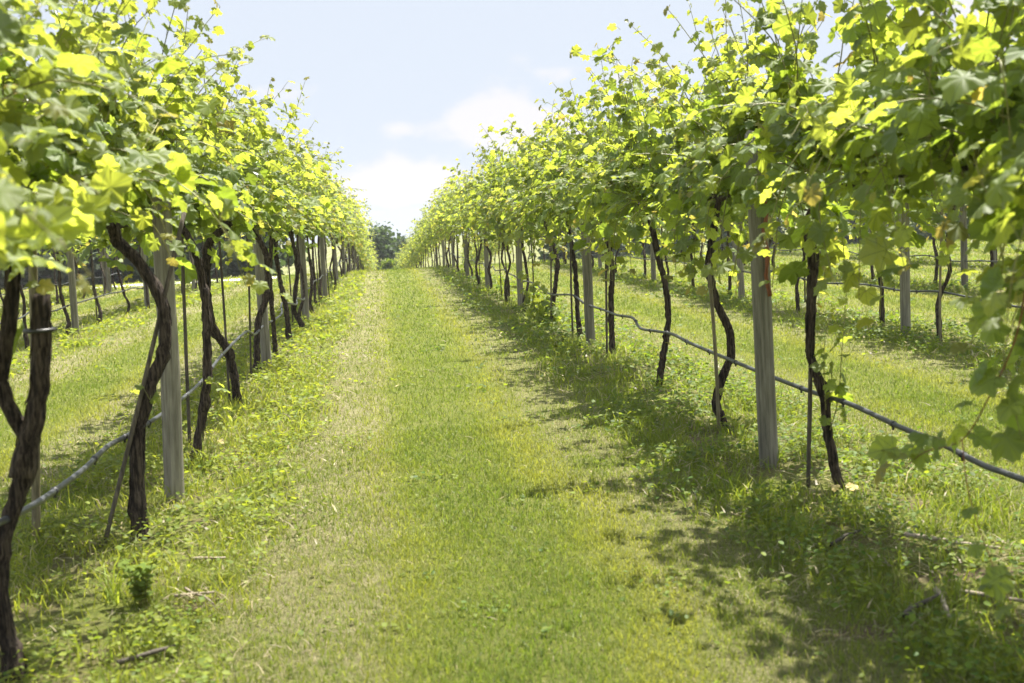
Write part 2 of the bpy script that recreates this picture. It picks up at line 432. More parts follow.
def canopy(seed, kind, skirt=6):
    """foliage of one vine: shoots from a cordon at 1.62 m, leaves, petioles."""
    rng = np.random.default_rng(seed)
    lv = Leaves()
    nshoot = 47 if kind == 'high' else 38
    spurs = np.linspace(-.98, .98, 8) + rng.normal(0, .05, 8)
    for i in range(nshoot):
        y = spurs[rng.integers(0, 8)] + rng.normal(0, .06)
        p0 = np.array([rng.normal(0, .05), y, 1.62 + rng.normal(0, .04)])
        q = rng.random()
        sx = rng.choice([-1, 1])
        if q < .6:      # upright, arching
            d = [sx * abs(rng.normal(.16, .22)), rng.normal(0, .3), 1]; ln = rng.uniform(.8, 1.45); dr = rng.uniform(.05, .35)
        elif q < .84:    # sideways arching over
            d = [sx * rng.uniform(.35, .85), rng.normal(0, .35), rng.uniform(.35, 1.0)]; ln = rng.uniform(.7, 1.2); dr = rng.uniform(.5, 1.1)
        else:            # hanging
            d = [sx * rng.uniform(.35, .8), rng.normal(0, .4), rng.uniform(.1, .6)]; ln = rng.uniform(.45, .8); dr = rng.uniform(.7, 1.2)
        P = grow(rng, p0, d, ln, dr, .07)
        r = np.linspace(.0045, .0018, len(P))
        lv.tubes.append(tube(P, r, 4 if kind == 'high' else 3, cap=False))
        dress(lv, P, rng, .125, .05, .06, 0, kind, .075 if kind == 'high' else .085)
        if rng.random() < .6:   # a lateral
            j = rng.integers(2, max(3, len(P) - 2))
            Q = grow(rng, P[j], rng.normal(0, 1, 3) + [sx * .6, 0, .1], rng.uniform(.2, .4), .8, .08)
            dress(lv, Q, rng, .095, .045, .2, 0, kind, .065, young=.15)
    for i in range(skirt):      # a skirt that hangs below the cordon
        sx = rng.choice([-1, 1]); y = rng.uniform(-1.05, 1.05); x = sx * rng.uniform(.1, .38); z = rng.uniform(1.55, 1.8)
        P = resample([(sx * .05, y, 1.62), (x * .6, y + rng.normal(0, .06), z), (x, y + rng.normal(0, .1), 1.45), (x * 1.05, y + rng.normal(0, .12), rng.uniform(.95, 1.28))], .07)
        lv.tubes.append(tube(P, np.linspace(.004, .002, len(P)), 4 if kind == 'high' else 3, cap=False))
        dress(lv, P, rng, .12, .07, .3, 0, kind, .085, young=-.1)
    for i in range(32 if kind == 'high' else 35):   # older, bigger leaves close to the cordon
        p = np.array([rng.normal(0, .18), rng.uniform(-1.08, 1.08), rng.normal(1.66, .2)])
        o = np.array([np.sign(p[0]), 0, 0])
        lv.add(p, unit(o * .7 + rng.normal(0, .4, 3) - UP * .6), unit(UP * .7 + o * .7 + rng.normal(0, .35, 3)), rng.uniform(.10, .15), (np.clip(rng.normal(.08, .12), 0, 1), rng.random(), 0))
    return lv.mesh('foliage', kind, rng)

HI = [canopy(100 + i, 'high', 13 if i % 2 else 0) for i in range(8)]
LO = [canopy(200 + i, 'low', 12 if i % 2 else 1) for i in range(8)]

# ------------------------------------------------------------------ trunks and cordons
def trunk_mesh(pts, r0, r1, rng, sides=11, flare=1.45, step=.028, shag=True):
    P = resample(pts, step)
    n = len(P); k = np.linspace(0, 1, n)
    P = P + rng.normal(0, .0028, P.shape)
    r = r0 + (r1 - r0) * k
    r = r * (1 + (flare - 1) * np.exp(-k * n * step / .07))
    bul = np.ones(n)
    for _ in range(max(2, int(n * step * 3))):
        c = rng.uniform(0, 1); bul += rng.uniform(.05, .38) * np.exp(-((k - c) * n * step / rng.uniform(.025, .06)) ** 2)
    R_ = r * bul * .84
    g = [tube(P, R_, sides, .06, .13, rng)]
    if shag:
        L_ = n * step
        for _ in range(int(26 * L_)):
            i0 = rng.integers(0, max(1, n - 6)); m = min(n - i0, int(rng.uniform(.06, .22) / step) + 3)
            if m < 4: continue
            a = rng.uniform(0, 6.28); kk = np.linspace(0, 1, m); off = R_[i0:i0 + m] * (1.02 + .25 * (2 * kk - 1) ** 4 * rng.random())
            Q = P[i0:i0 + m] + np.column_stack([np.cos(a + .5 * kk) * off, np.sin(a + .5 * kk) * off, np.zeros(m)])
            g.append(tube(Q, .0045 * np.sin(np.pi * np.clip(kk, .06, .94)) + .0012, 5, .15, 0, rng))
    V, F = join(g)
    return np_mesh('trunk', V, F, [MAT_BARK])

def generic_trunk(seed, sides=8, step=.06):
    rng = np.random.default_rng(seed)
    lx, ly = rng.normal(0, .07), rng.normal(0, .14)
    pts = [(lx, ly, -.03)]
    for z in (.2, .45, .75, 1.05, 1.35, 1.6):
        k = 1 - z / 1.6
        pts.append((lx * k + rng.normal(0, .03), ly * k + rng.normal(0, .05), z))
    pts[-1] = (0, 0, 1.61)
    return trunk_mesh(pts, rng.uniform(.028, .038), rng.uniform(.019, .026), rng, sides, step=step, shag=False)

GT = [generic_trunk(300 + i) for i in range(10)]

def arm_mesh(seed, s):
    rng = np.random.default_rng(seed)
    pts = [(0, 0, 1.59)] + [(rng.normal(0, .02), s * y, 1.62 + rng.normal(0, .015)) for y in (.25, .5, .75, 1.04)]
    P = resample(pts, .06); V, F = tube(P, np.linspace(.022, .011, len(P)), 7, .06, .08, rng)
    return np_mesh('cordon', V, F, [MAT_BARK])
ARMS = [(arm_mesh(400 + i, 1), arm_mesh(450 + i, -1)) for i in range(4)]

ROWX = {'L0': -1.37, 'R0': 2.29, 'L1': -5.25, 'L2': -8.05, 'R1': 5.95, 'R2': 9.61, 'R3': 13.27}
ROWNAME = {'L0': 'the row left of the central lane', 'R0': 'the row right of the central lane', 'L1': 'the second row out on the left', 'L2': 'the third row out on the left',
           'R1': 'the second row out on the right', 'R2': 'the third row out on the right', 'R3': 'the fourth row out on the right'}
ORD = ['first', 'second', 'third', 'fourth', 'fifth', 'sixth', 'seventh', 'eighth', 'ninth', 'tenth', 'eleventh', 'twelfth', 'thirteenth', 'fourteenth']

def vine(row, Y, label, group, near, i, trunks=None, head=0.0):
    """trunks: list of (world polyline, r0, r1, label)"""
    x = ROWX[row] - (.022 * max(0, Y - 50) if row == 'R0' else 0); z = float(gh(Y))
    t = thing('grapevine', label, 'grapevine', (x, Y, z), group)
    rng = np.random.default_rng(int(Y * 97 + x * 31 + 5000))
    if trunks:
        for pts, r0, r1, lab in trunks:
            o = link('trunk', trunk_mesh(np.array(pts) - [x, Y, z], r0, r1, rng), t)
            if lab: o['label'] = lab
    else:
        link('trunk', GT[rng.integers(0, len(GT))], t, (0, 0, 0), 0 if rng.random() < .5 else math.pi)
    a, b = ARMS[rng.integers(0, 4)]
    link('cordon', a, t, (0, head, 0)); link('cordon', b, t, (0, head, 0))
    me = HI[(i * 2 + (1 if row == 'R0' else 0)) % 8] if near else LO[(i * 2 + (1 if row[0] == 'R' or row == 'L0' and Y > 34 else 0)) % 8]
    f = link('foliage', me, t, (rng.normal(0, .05), head, rng.normal(0, .04)), 0 if rng.random() < .5 else math.pi)
    s = rng.uniform(.94, 1.1); f.scale = (s, 1.0, 1 + (s - 1) * .5)
    return t

def poly(px, y0, y1=None, extra=None):
    """pixels traced bottom to top at distances y0..y1 -> world points; continues up to the cordon."""
    y1 = y0 if y1 is None else y1
    n = len(px); out = [at_y(x, y, y0 + (y1 - y0) * i / (n - 1)) for i, (x, y) in enumerate(px)]
    out[0][2] -= .03
    if extra is not None: out.append(np.array(extra))
    return out

XL, XR = ROWX['L0'], ROWX['R0']
GL, GR = 'grapevines in the row left of the lane', 'grapevines in the row right of the lane'
NEARV = {}

def shoot(parent, pts, rng, s0, s1, gap=.11, mat=None, r=.005, start=.05, young=.1, kind='high', name='shoot', ax=None, lift=0.0):
    base = np.array(parent.location)
    P = resample(np.array(pts) - base, .05)
    V, F = tube(P, np.linspace(r, r * .4, len(P)), 6, rng=rng)
    o = link(name, np_mesh(name, V, F, [mat or MAT_CANE]), parent)
    lv = Leaves(); dress(lv, P, rng, s0, s1, start, 0 if ax is None else ax, kind, gap, young, True, lift)
    link('foliage', lv.mesh('foliage', kind, rng), o)
    return o

# left row, trunks traced
NEARV['L', 0] = vine('L0', 1.75, 'nearest grapevine left of the lane, its leafy shoots filling the upper left corner', GL, True, 0)
NEARV['L', 1] = vine('L0', 4.1, 'grapevine with a forked trunk and a sawn-off dark stump, at the lower left edge', GL, True, 1,
    [(poly([(18, 680), (11, 648), (0, 608), (2, 552), (11, 515), (28, 467), (27, 438), (16, 420), (4, 395), (2, 367), (10, 312), (13, 276), (8, 250)], 4.1, 4.2, (XL, 4.2, 1.62)), .039, .024, None),
     (poly([(20, 470), (27, 445), (34, 420), (38, 385), (41, 340), (42, 296)], 4.1, 4.1), .037, .034, 'thick sawn-off stump of a dead trunk')], .1)
NEARV['L', 2] = vine('L0', 5.9, 'grapevine with a thick trunk bowed towards the first left post', GL, True, 2,
    [(poly([(142, 538), (139, 520), (137, 497), (137, 452), (139, 425), (152, 383), (165, 345), (162, 303), (146, 272), (130, 252), (118, 242)], 5.9, 6.1, (XL, 6.05, 1.61)), .041, .033, None)], .15)
NEARV['L', 3] = vine('L0', 7.8, 'grapevine with a slim kinked trunk just past the first left post', GL, True, 3,
    [(poly([(197, 462), (198, 445), (206, 390), (207, 329), (204, 291), (190, 240)], 7.8, 7.8, (XL, 7.9, 1.62)), .034, .026, None)])
NEARV['L', 4] = vine('L0', 10.2, 'grapevine leaning on a crooked foot curled into the grass, second after the first left post', GL, True, 4,
    [(poly([(238, 404), (236, 388), (228, 352), (213, 328), (207, 295), (207, 252), (215, 236), (228, 226)], 10.3, 9.7, (XL, 9.9, 1.62)), .042, .032, None)])
NEARV['L', 5] = vine('L0', 12.6, 'grapevine with two thin trunks hugging the second left post', GL, True, 5,
    [(poly([(257, 374), (258, 325), (266, 297), (266, 255), (250, 227)], 12.6, 12.6, (XL, 12.6, 1.62)), .042, .03, None),
     (poly([(276, 354), (272, 310), (270, 274), (271, 227)], 14.1, 13.6, (XL, 13.3, 1.62)), .03, .024, None)])
NEARV['L', 6] = vine('L0', 14.8, 'grapevine with a curved slim trunk just past the second left post', GL, True, 6,
    [(poly([(289, 338), (286, 310), (281, 285), (276, 255), (276, 235)], 15.6, 15.2, (XL, 15., 1.62)), .04, .028, None)])
NEARV['L', 7] = vine('L0', 17, 'grapevine with a trunk bent sharply at its foot, before the third left post', GL, True, 0,
    [(poly([(302, 325), (297, 316), (294, 308), (296, 285), (297, 262)], 17.4, 17.2, (XL, 17.1, 1.62)), .04, .03, None)])
# right row
NEARV['R', 0] = vine('R0', 3.5, 'nearest grapevine right of the lane, shading the upper right corner', GR, True, 3)
NEARV['R', 1] = vine('R0', 5.85, 'grapevine with a black knobbly trunk and pale suckers, nearest before the first right post', GR, True, 4,
    [(poly([(843, 496), (834, 466), (828, 431), (823, 391), (813, 367), (810, 335), (811, 300), (813, 260), (808, 225)], 5.8, 5.8, (XR, 5.85, 1.62)), .027, .024, None)])
NEARV['R', 2] = vine('R0', 7.7, 'grapevine with an S-shaped trunk, first after the first right post', GR, True, 5,
    [(poly([(725, 430), (721, 418), (716, 402), (722, 377), (731, 355), (729, 330), (717, 303), (709, 270), (711, 245)], 7.7, 7.7, (XR, 7.7, 1.62)), .033, .025, None)])
NEARV['R', 3] = vine('R0', 9.9, 'grapevine with a slim upright trunk, second after the first right post', GR, True, 6,
    [(poly([(658, 387), (663, 357), (668, 324), (666, 290), (659, 260)], 9.9, 9.9, (XR, 9.9, 1.62)), .031, .026, None)])
NEARV['R', 4] = vine('R0', 12.2, 'grapevine with a straight swollen-footed trunk in front of the second right post', GR, True, 0,
    [(poly([(613, 359), (612, 335), (611, 300), (612, 262)], 12.1, 12.2, (XR, 12.2, 1.62)), .037, .025, None)])
NEARV['R', 5] = vine('R0', 14.4, 'grapevine with a leaning knotty trunk, first after the second right post', GR, True, 1,
    [(poly([(581, 339), (578, 318), (577, 295), (574, 262)], 14.1, 14.3, (XR, 14.4, 1.62)), .036, .024, None)])
NEARV['R', 6] = vine('R0', 16.7, 'grapevine with a leafy-footed dark trunk, second after the second right post', GR, True, 2,
    [(poly([(554, 327), (553, 305), (556, 280), (556, 255)], 16.4, 16.6, (XR, 16.7, 1.62)), .036, .026, None)])

k = 0
for row, y0, y1, off in (('L0', 19.1, 96, 0), ('R0', 18.8, 96, 0), ('L1', 12.9, 37.0, 0), ('L2', 23.0, 37.5, 0), ('R1', 7.2, 84, 0), ('R2', 13.2, 42, 0), ('R3', 22, 42, 0)):
    Y = y0; c = 0
    side = 'left' if row[0] == 'L' else 'right'
    while Y < y1:
        main = row in ('L0', 'R0')
        far = Y > (27 if main else {'L1': 27, 'L2': 30, 'R1': 20, 'R2': 20, 'R3': 20}[row])
        grp = (GL if row == 'L0' else GR) if main else 'grapevines in ' + ROWNAME[row]
        if far:
            lab = f'small distant grapevine at the far end of {ROWNAME[row]}'
        elif main:
            lab = f'grapevine in {ROWNAME[row]}, {ORD[c]} beyond the third post'
        else:
            lab = f'grapevine in {ROWNAME[row]}, {ORD[c]} from the camera'
        vine(row, Y + RNG.normal(0, .12), lab, grp, main and Y < 22, k)
        k += 3 if k % 2 else 2
        Y += 2.13; c += 1

# ------------------------------------------------------------------ long shoots that leave the canopy
rs = np.random.default_rng(77)
# above the canopy, against the sky
for key, px in (
    (('R', 2), [((735, 130), (705, 60), (688, 0)), ((700, 120), (665, 60), (628, 22)), ((770, 90), (755, 40), (748, 5))]),
    (('R', 3), [((690, 150), (670, 100), (652, 70)), ((640, 140), (628, 110), (622, 92))]),
    (('R', 4), [((600, 160), (580, 120), (566, 100)), ((640, 150), (632, 110), (640, 90))]),
    (('R', 1), [((830, 120), (800, 50), (772, 6)), ((880, 90), (850, 20), (838, -30)), ((900, 110), (790, 90), (740, 72))]),
    (('L', 3), [((190, 140), (225, 85), (243, 48)), ((150, 120), (170, 60), (180, 30)), ((215, 120), (240, 100), (252, 88))]),
    (('L', 2), [((110, 110), (140, 40), (155, 0)), ((60, 100), (80, 20), (92, -30)), ((120, 150), (180, 95), (222, 60))]),
    (('L', 4), [((240, 150), (262, 105), (272, 92)), ((270, 160), (292, 115), (305, 98))]),
):
    v = NEARV[key]; x0 = v.location.x; yv = v.location.y
    for p in px:
        pts = [at_y(a, b, yv - .2 + .2 * j) for j, (a, b) in enumerate(p)]
        pts = [np.array([x0 + (pts[0][0] - x0) * .5, pts[0][1], min(pts[0][2], 2.0)])] + pts[0:]
        shoot(v, pts, rs, .11, .035, .10, MAT_CANE, .004, .15, .35)
# trailing foreground shoot at the right, leaves over the hose and the grass
v = NEARV['R', 0]
shoot(v, [np.array([2.1, 3.55, 1.62])] + [at_x(a, b, 1.78) for a, b in ((1030, 240), (1018, 330), (990, 395), (962, 440), (925, 452), (902, 470))], rs, .095, .08, .10, MAT_REDCANE, .0035, .3, -.5)  # leaf tint darkened to stand in for the shade here
shoot(v, [at_x(a, b, 1.78) for a, b in ((962, 440), (968, 490), (985, 545), (1004, 590), (1022, 622))], rs, .075, .065, .12, MAT_REDCANE, .002, .35, .0)
shoot(v, [np.array([2.2, 3.5, 1.62])] + [at_x(a, b, 1.70) for a, b in ((1035, 170), (1005, 205), (985, 190), (975, 160))], rs, .13, .06, .10, None, .004, .2, .1)
for p in (((1000, 60), (1010, 150), (1000, 300)), ((940, 40), (930, 150), (950, 240)), ((880, 120), (890, 200), (905, 270))):
    shoot(v, [np.array([2.2, 3.9, 1.7])] + [at_x(a, b, 1.85) for a, b in p], rs, .12, .08, .085, None, .004, .1, -.1)
shoot(v, [np.array([2.2, 3.5, 1.6])] + [at_x(a, b, 1.82) for a, b in ((1040, 250), (1024, 300), (1004, 350), (1012, 400), (1022, 440))], rs, .10, .07, .09, None, .0035, .25, -.4)  # same shade put into the leaf tint
# foreground shoot at the left, big soft leaves
v = NEARV['L', 0]
shoot(v, [np.array([-1.3, 1.75, 1.62])] + [at_x(a, b, -.92) for a, b in ((-60, 262), (10, 250), (60, 226), (100, 195), (132, 165), (160, 120))], rs, .115, .075, .075, MAT_CANE, .0055, .2, .55, lift=.9)
shoot(v, [np.array([-1.3, 1.85, 1.65])] + [at_x(a, b, -1.0) for a, b in ((-40, 160), (20, 130), (70, 90), (105, 30))], rs, .13, .06, .09, MAT_CANE, .005, .1, .4, lift=.4)
shoot(v, [np.array([-1.35, 2.6, 1.62])] + [at_x(a, b, -1.05) for a, b in ((-30, 70), (20, 30), (60, -20))], rs, .13, .06, .09, MAT_CANE, .005, .05, .2)
# suckers low on trunks
v = NEARV['R', 1]
shoot(v, [at_y(a, b, 5.75) for a, b in ((830, 430), (838, 400), (842, 350), (846, 300), (850, 262))], rs, .07, .05, .075, None, .003, .05, .35, name='sucker')
shoot(v, [at_y(a, b, 5.75) for a, b in ((826, 410), (824, 370), (826, 330), (835, 310))], rs, .06, .05, .07, None, .003, .1, .3, name='sucker')
v = NEARV['L', 3]
shoot(v, [at_y(a, b, 7.7) for a, b in ((206, 380), (216, 384), (222, 395), (224, 420))], rs, .06, .05, .06, None, .003, .1, .5, name='sucker')
v = NEARV['L', 2]
shoot(v, [at_y(a, b, 5.95) for a, b in ((150, 400), (142, 385), (132, 394), (126, 404))], rs, .06, .045, .06, None, .003, .1, .3, name='sucker')
v = NEARV['R', 6]
for p in (((556, 318), (545, 300), (530, 282), (520, 275)), ((552, 322), (540, 312), (528, 300)), ((550, 322), (535, 318), (522, 305)), ((553, 322), (548, 300), (540, 285)), ((553, 322), (536, 308), (518, 290))):
    shoot(v, [at_y(a, b, 16.3) for a, b in p], rs, .13, .09, .055, None, .003, .05, .1, name='sucker')
for key, a in ((('R', 2), (722, 390)), (('R', 3), (662, 360))):
    v = NEARV[key]
    for j in range(3):
        P0 = at_y(a[0], a[1], v.location.y)
        Q = grow(rs, P0, rs.normal(0, 1, 3) + [0, 0, .3], .25, .2, .1)
        shoot(v, Q, rs, .045, .03, .1, MAT_REDCANE, .0025, .6, .6, name='sucker')

# strap round the stump
def ring_strap(center, r, h, mat):
    ang = np.linspace(0, 2 * np.pi, 17)[:-1]
    P = np.stack([center[0] + r * np.cos(ang), center[1] + r * np.sin(ang), np.full(16, center[2])], -1)
    return tube(np.vstack([P, P[:1]]), h, 5)
c = at_y(40, 330, 4.1)
v = NEARV['L', 1]
V, F = ring_strap(c - np.array(v.location), .05, .007, MAT_BLACK)
link('tie', np_mesh('tie', V, F, [MAT_BLACK]), v)

# ------------------------------------------------------------------ posts
def post_mesh(seed):
    rng = np.random.default_rng(seed)
    z = np.array([-.05, 0, .1, .4, .8, 1.2, 1.6, 1.9, 1.935, 1.94])
    r = np.array([.057, .057, .0565, .056, .0555, .055, .0545, .054, .05, .042])
    P = np.column_stack([rng.normal(0, .0025, len(z)), rng.normal(0, .0025, len(z)), z])
    V, F = tube(P, r, 20, 0, .012, rng)
    return np_mesh('post', V, F, [MAT_POST])
POSTS = [post_mesh(500 + i) for i in range(4)]
def staple_mesh():
    P = resample([(.055, -.02, 1.63), (.075, -.02, 1.635), (.075, .02, 1.635), (.055, .02, 1.63)], .01)
    return np_mesh('staple', *tube(P, .002, 5), [MAT_WIRE])
STAPLE = staple_mesh()
TRACED = {('L0', 0): (175, 500), ('R0', 0): (769, 466), ('L0', 1): (267, 369), ('R0', 1): (591, 348), ('R1', 0): (906, 335), ('L1', 0): (76, 334), ('L1', 1): (147.6, 308), ('L2', 0): (110, 293)}
k = 0
for row, ys in (('L0', [6.75, 13.25, 19.4, 25.8, 32.2, 38.6, 45, 51.4, 57.8]), ('R0', [6.6, 13.35, 19.8, 26.2, 32.6, 39, 45.4, 51.8]), ('L1', [19.6, 25.9, 32.3]), ('L2', [28.0, 34.2]),
                ('R1', [12.5, 18.9, 25.3, 31.7]), ('R2', [18.3, 24.7, 31.1]), ('R3', [24, 30.4])):
    for j, Y in enumerate(ys):
        x = ROWX[row]; main = row in ('L0', 'R0')
        if j <= (3 if main else 1):
            lab = f'weathered grey wooden post, {ORD[j]} from the camera in {ROWNAME[row]}'
            if (row, j) == ('L0', 0): lab = 'thick pale grey wooden post behind the bowed trunk, nearest in the left row'
            if (row, j) == ('R0', 0): lab = 'tall pale grey wooden post with a red-brown dead cane, nearest in the right row'
        else:
            lab = f'small distant wooden post far along {ROWNAME[row]}'
        if (row, j) in TRACED: x, Y = at_ground(*TRACED[row, j])[:2]
        t = thing('trellis_post', lab, 'post', (x, Y, float(gh(Y))), 'wooden trellis posts', RNG.uniform(0, 6.28) if j else 0)
        t.rotation_euler[0] = RNG.normal(0, .008); t.rotation_euler[1] = RNG.normal(0, .008)
        if (row, j) in (('L0', 0), ('R0', 0)): t.rotation_euler = (0, .036 if row == 'L0' else -.02, 0)
        link('pole', POSTS[k % 4], t)
        if j < 3: link('staple', STAPLE, t)
        k += 1
# dead red-brown cane against the first right post
P = [at_y(a, b, 6.40) for a, b in ((770, 296), (766, 275), (768, 255), (764, 232), (767, 212), (763, 195))]
V, F = tube(resample(P, .03), .012, 7, .12, .1)
tag(link('dead_cane', np_mesh('dead_cane', V, F, [MAT_REDCANE])), 'peeling red-brown dead cane clinging to the first right post', 'dead cane')

# ------------------------------------------------------------------ stakes
def stake(b, top, label, r=.011, mat=None, Y=None):
    P0 = at_ground(*b); P1 = at_y(top[0], top[1], P0[1] if Y is None else Y)
    d = unit(P1 - P0); P1 = P1 + d * .25; P0 = P0 - d * .05
    base = P0.copy()
    V, F = tube(resample([P0 - base, (P0 + P1) / 2 - base + RNG.normal(0, .006, 3), P1 - base], .12), r, 8, .03)
    o = link('vine_stake', np_mesh('vine_stake', V, F, [mat or MAT_STAKE]), None, base)
    return tag(o, label, 'stake', 'thin stakes beside the vines')
stake((36, 540), (32, 242), 'greyish wooden stake behind the sawn-off stump at the left edge', .022, MAT_BAMBOO)
stake((104, 546), (174, 255), 'dark stake leaning across behind the bowed left trunk', .012, None, 6.1)
stake((190, 449), (182, 240), 'thin upright dark stake just right of the first left post', .013)
stake((230, 407), (219, 240), 'thin dark stake leaning left of the crooked-footed vine', .011)
stake((251, 381), (247, 236), 'thin dark stake close before the second left post', .011)
stake((808, 489), (812, 262), 'thin dark stake left of the knobbly trunk near the first right post', .012)
stake((719, 434), (711, 300), 'thin brown stake beside the S-shaped right trunk', .012, MAT_BAMBOO)
stake((607, 359), (606, 262), 'thin dark stake hugging the trunk before the second right post', .012)
stake((573, 339), (571, 262), 'thin dark stake left of the leaning knotty right trunk', .013)
stake((551, 325), (551, 255), 'thin dark stake by the leafy-footed right trunk', .012)
stake((940, 344), (942, 222), 'pale thin stake beside a black trunk in the second right row', .013, MAT_BAMBOO)
def far_stake(row, Y, lab):
    b = np.array([ROWX[row] + RNG.normal(0, .06), Y, float(gh(Y)) - .05])
    V, F = tube(np.array([(0, 0, 0), (RNG.normal(0, .02), RNG.normal(0, .04), .9), (RNG.normal(0, .03), RNG.normal(0, .05), 1.75)]), .012, 6)
    tag(link('vine_stake', np_mesh('vine_stake', V, F, [MAT_STAKE]), None, b), lab, 'stake', 'thin stakes beside the vines')
for Y in (18.3, 20.6, 22.7, 24.9, 29): far_stake('L0', Y, 'one of the thin dark stakes among the distant trunks of the left row')
for Y in (18.5, 20.9, 23.1, 27.4): far_stake('R0', Y, 'one of the thin dark stakes among the distant trunks of the right row')
for Y in (15.3, 21.4): far_stake('L1', Y, 'one of the thin dark stakes in the second row on the left')
for Y in (16.0, 20.4): far_stake('R1', Y, 'one of the thin dark stakes further back in the second right row')

# ------------------------------------------------------------------ irrigation hoses and trellis wires
def hose(row, y0, y1, label, traced=None):
    x = ROWX[row]; rng = np.random.default_rng(int(abs(x) * 100))
    pts = []
    if traced is not None: pts += [np.array(p) for p in traced]; y0 = traced[-1][1] + .9
    Y = y0
    while Y < y1:
        pts.append(np.array([x + rng.normal(0, .03), Y, .49 + rng.normal(0, .03) + float(gh(Y))])); Y += .95
    base = np.array([x, pts[0][1], 0.0])
    P = resample(np.array(pts) - base, .08)
    t = thing('irrigation_hose', label, 'hose', base, 'drip irrigation hoses')
    link('tubing', np_mesh('tubing', *tube(P, .0125 if row in ('L0', 'R0') else .012, 9), [MAT_HOSE]), t)
    n = 0
    for i in range(6, len(P) - 2, 7):
        if n >= 24: break
        c = P[i]; d = unit(P[i + 1] - P[i])
        a = tube(np.array([c - d * .016, c + d * .016]), .016, 8); b = tube(np.array([c, c + [0, 0, -.028]]), .006, 6)
        link('drip_emitter', np_mesh('drip_emitter', *join([a, b]), [MAT_BLACK]), t); n += 1
tr = [at_x(-260, 700, XL)] + [at_x(a, b, XL) for a, b in ((-120, 590), (25, 510), (60, 487), (85, 468), (108, 446), (130, 434), (165, 412), (200, 383), (222, 355), (246, 332))]
tr[0] = np.array([XL, tr[1][1] - 1.2, .5])
hose('L0', 0, 56, 'grey drip hose sagging along the left row at knee height', tr)
tr = [np.array([XR, 1.6, .5]), np.array([XR, 2.8, .47])] + [at_x(a, b, XR) for a, b in ((1024, 480), (985, 466), (940, 443), (900, 427), (850, 404), (812, 392), (770, 376), (740, 364), (716, 354), (690, 343), (672, 334), (655, 331), (640, 328), (633, 318), (617, 315))]
hose('R0', 0, 56, 'dark grey drip hose swinging along the right row from the right edge', tr)
hose('R1', 7, 42, 'thin dark hose strung along the second row on the right')
hose('R2', 13, 40, 'thin dark hose strung along the third row on the right')
hose('L1', 13, 37, 'thin hose strung along the second row on the left')
hose('L2', 24, 37, 'thin hose strung along the third row on the left')
for row, y0, y1 in (('L0', 0.5, 62), ('R0', .5, 62), ('L1', 12, 37), ('L2', 23, 37), ('R1', 6, 44), ('R2', 12, 42), ('R3', 21, 42)):
    ys = np.arange(y0, y1, 1.6)
    P = np.column_stack([np.full(len(ys), ROWX[row] + .072), ys, 1.635 + gh(ys)])
    base = P[0].copy()
    tag(link('trellis_wire', np_mesh('trellis_wire', *tube(P - base, .0022, 5), [MAT_WIRE]), None, base), f'thin steel wire running through the leaves of {ROWNAME[row]}', 'wire', 'trellis wires')

# ------------------------------------------------------------------ grass
def lane_u(X):           # distance from lane centre, rows at 1.83
    d = (X - .46 + 1.83) % 3.66 - 1.83
    return d
def blades(X, Y, h, w, lean, tint, rng, seg=1, yaw=None):
    n = len(X)
    a = rng.uniform(0, 2 * np.pi, n) if yaw is None else yaw
    b = rng.uniform(0, 2 * np.pi, n)
    base = np.column_stack([X, Y, gh(Y) - .004])
    wd = np.column_stack([np.cos(a), np.sin(a), np.zeros(n)]) * (w / 2)[:, None]
    ld = np.column_stack([np.cos(b), np.sin(b), np.zeros(n)]) * (h * lean)[:, None]
    upv = np.column_stack([np.zeros(n), np.zeros(n), h * np.sqrt(np.clip(1 - (lean * .8) ** 2, .1, 1))])
    if seg == 1:
        V = np.stack([base - wd, base + wd, base + ld + upv], 1); F = np.array([[0, 1, 2]]); nv = 3
    else:
        mid = base + ld * .35 + upv * .62
        V = np.stack([base - wd, base + wd, mid - wd * .8, mid + wd * .8, base + ld * 1.1 + upv], 1); F = np.array([[0, 1, 3], [0, 3, 2], [2, 3, 4]]); nv = 5
    return V.reshape(-1, 3), (F[None] + (np.arange(n) * nv)[:, None, None]).reshape(-1, 3), np.repeat(np.column_stack([tint, np.ones(n)]), nv, axis=0)

def scatter(rng, y0, y1, per_m2, margin=1.0):
    """uniform points in the wedge the camera (and a step beside it) looks at."""
    xl0, xr0 = -.50 * y1 - margin, .66 * y1 + margin
    n = int((xr0 - xl0) * (y1 - y0) * per_m2)
    X = rng.uniform(xl0, xr0, n); Y = rng.uniform(y0, y1, n)
    ok = (X > -.44 * Y - margin) & (X < .64 * Y + margin)
    return X[ok], Y[ok]

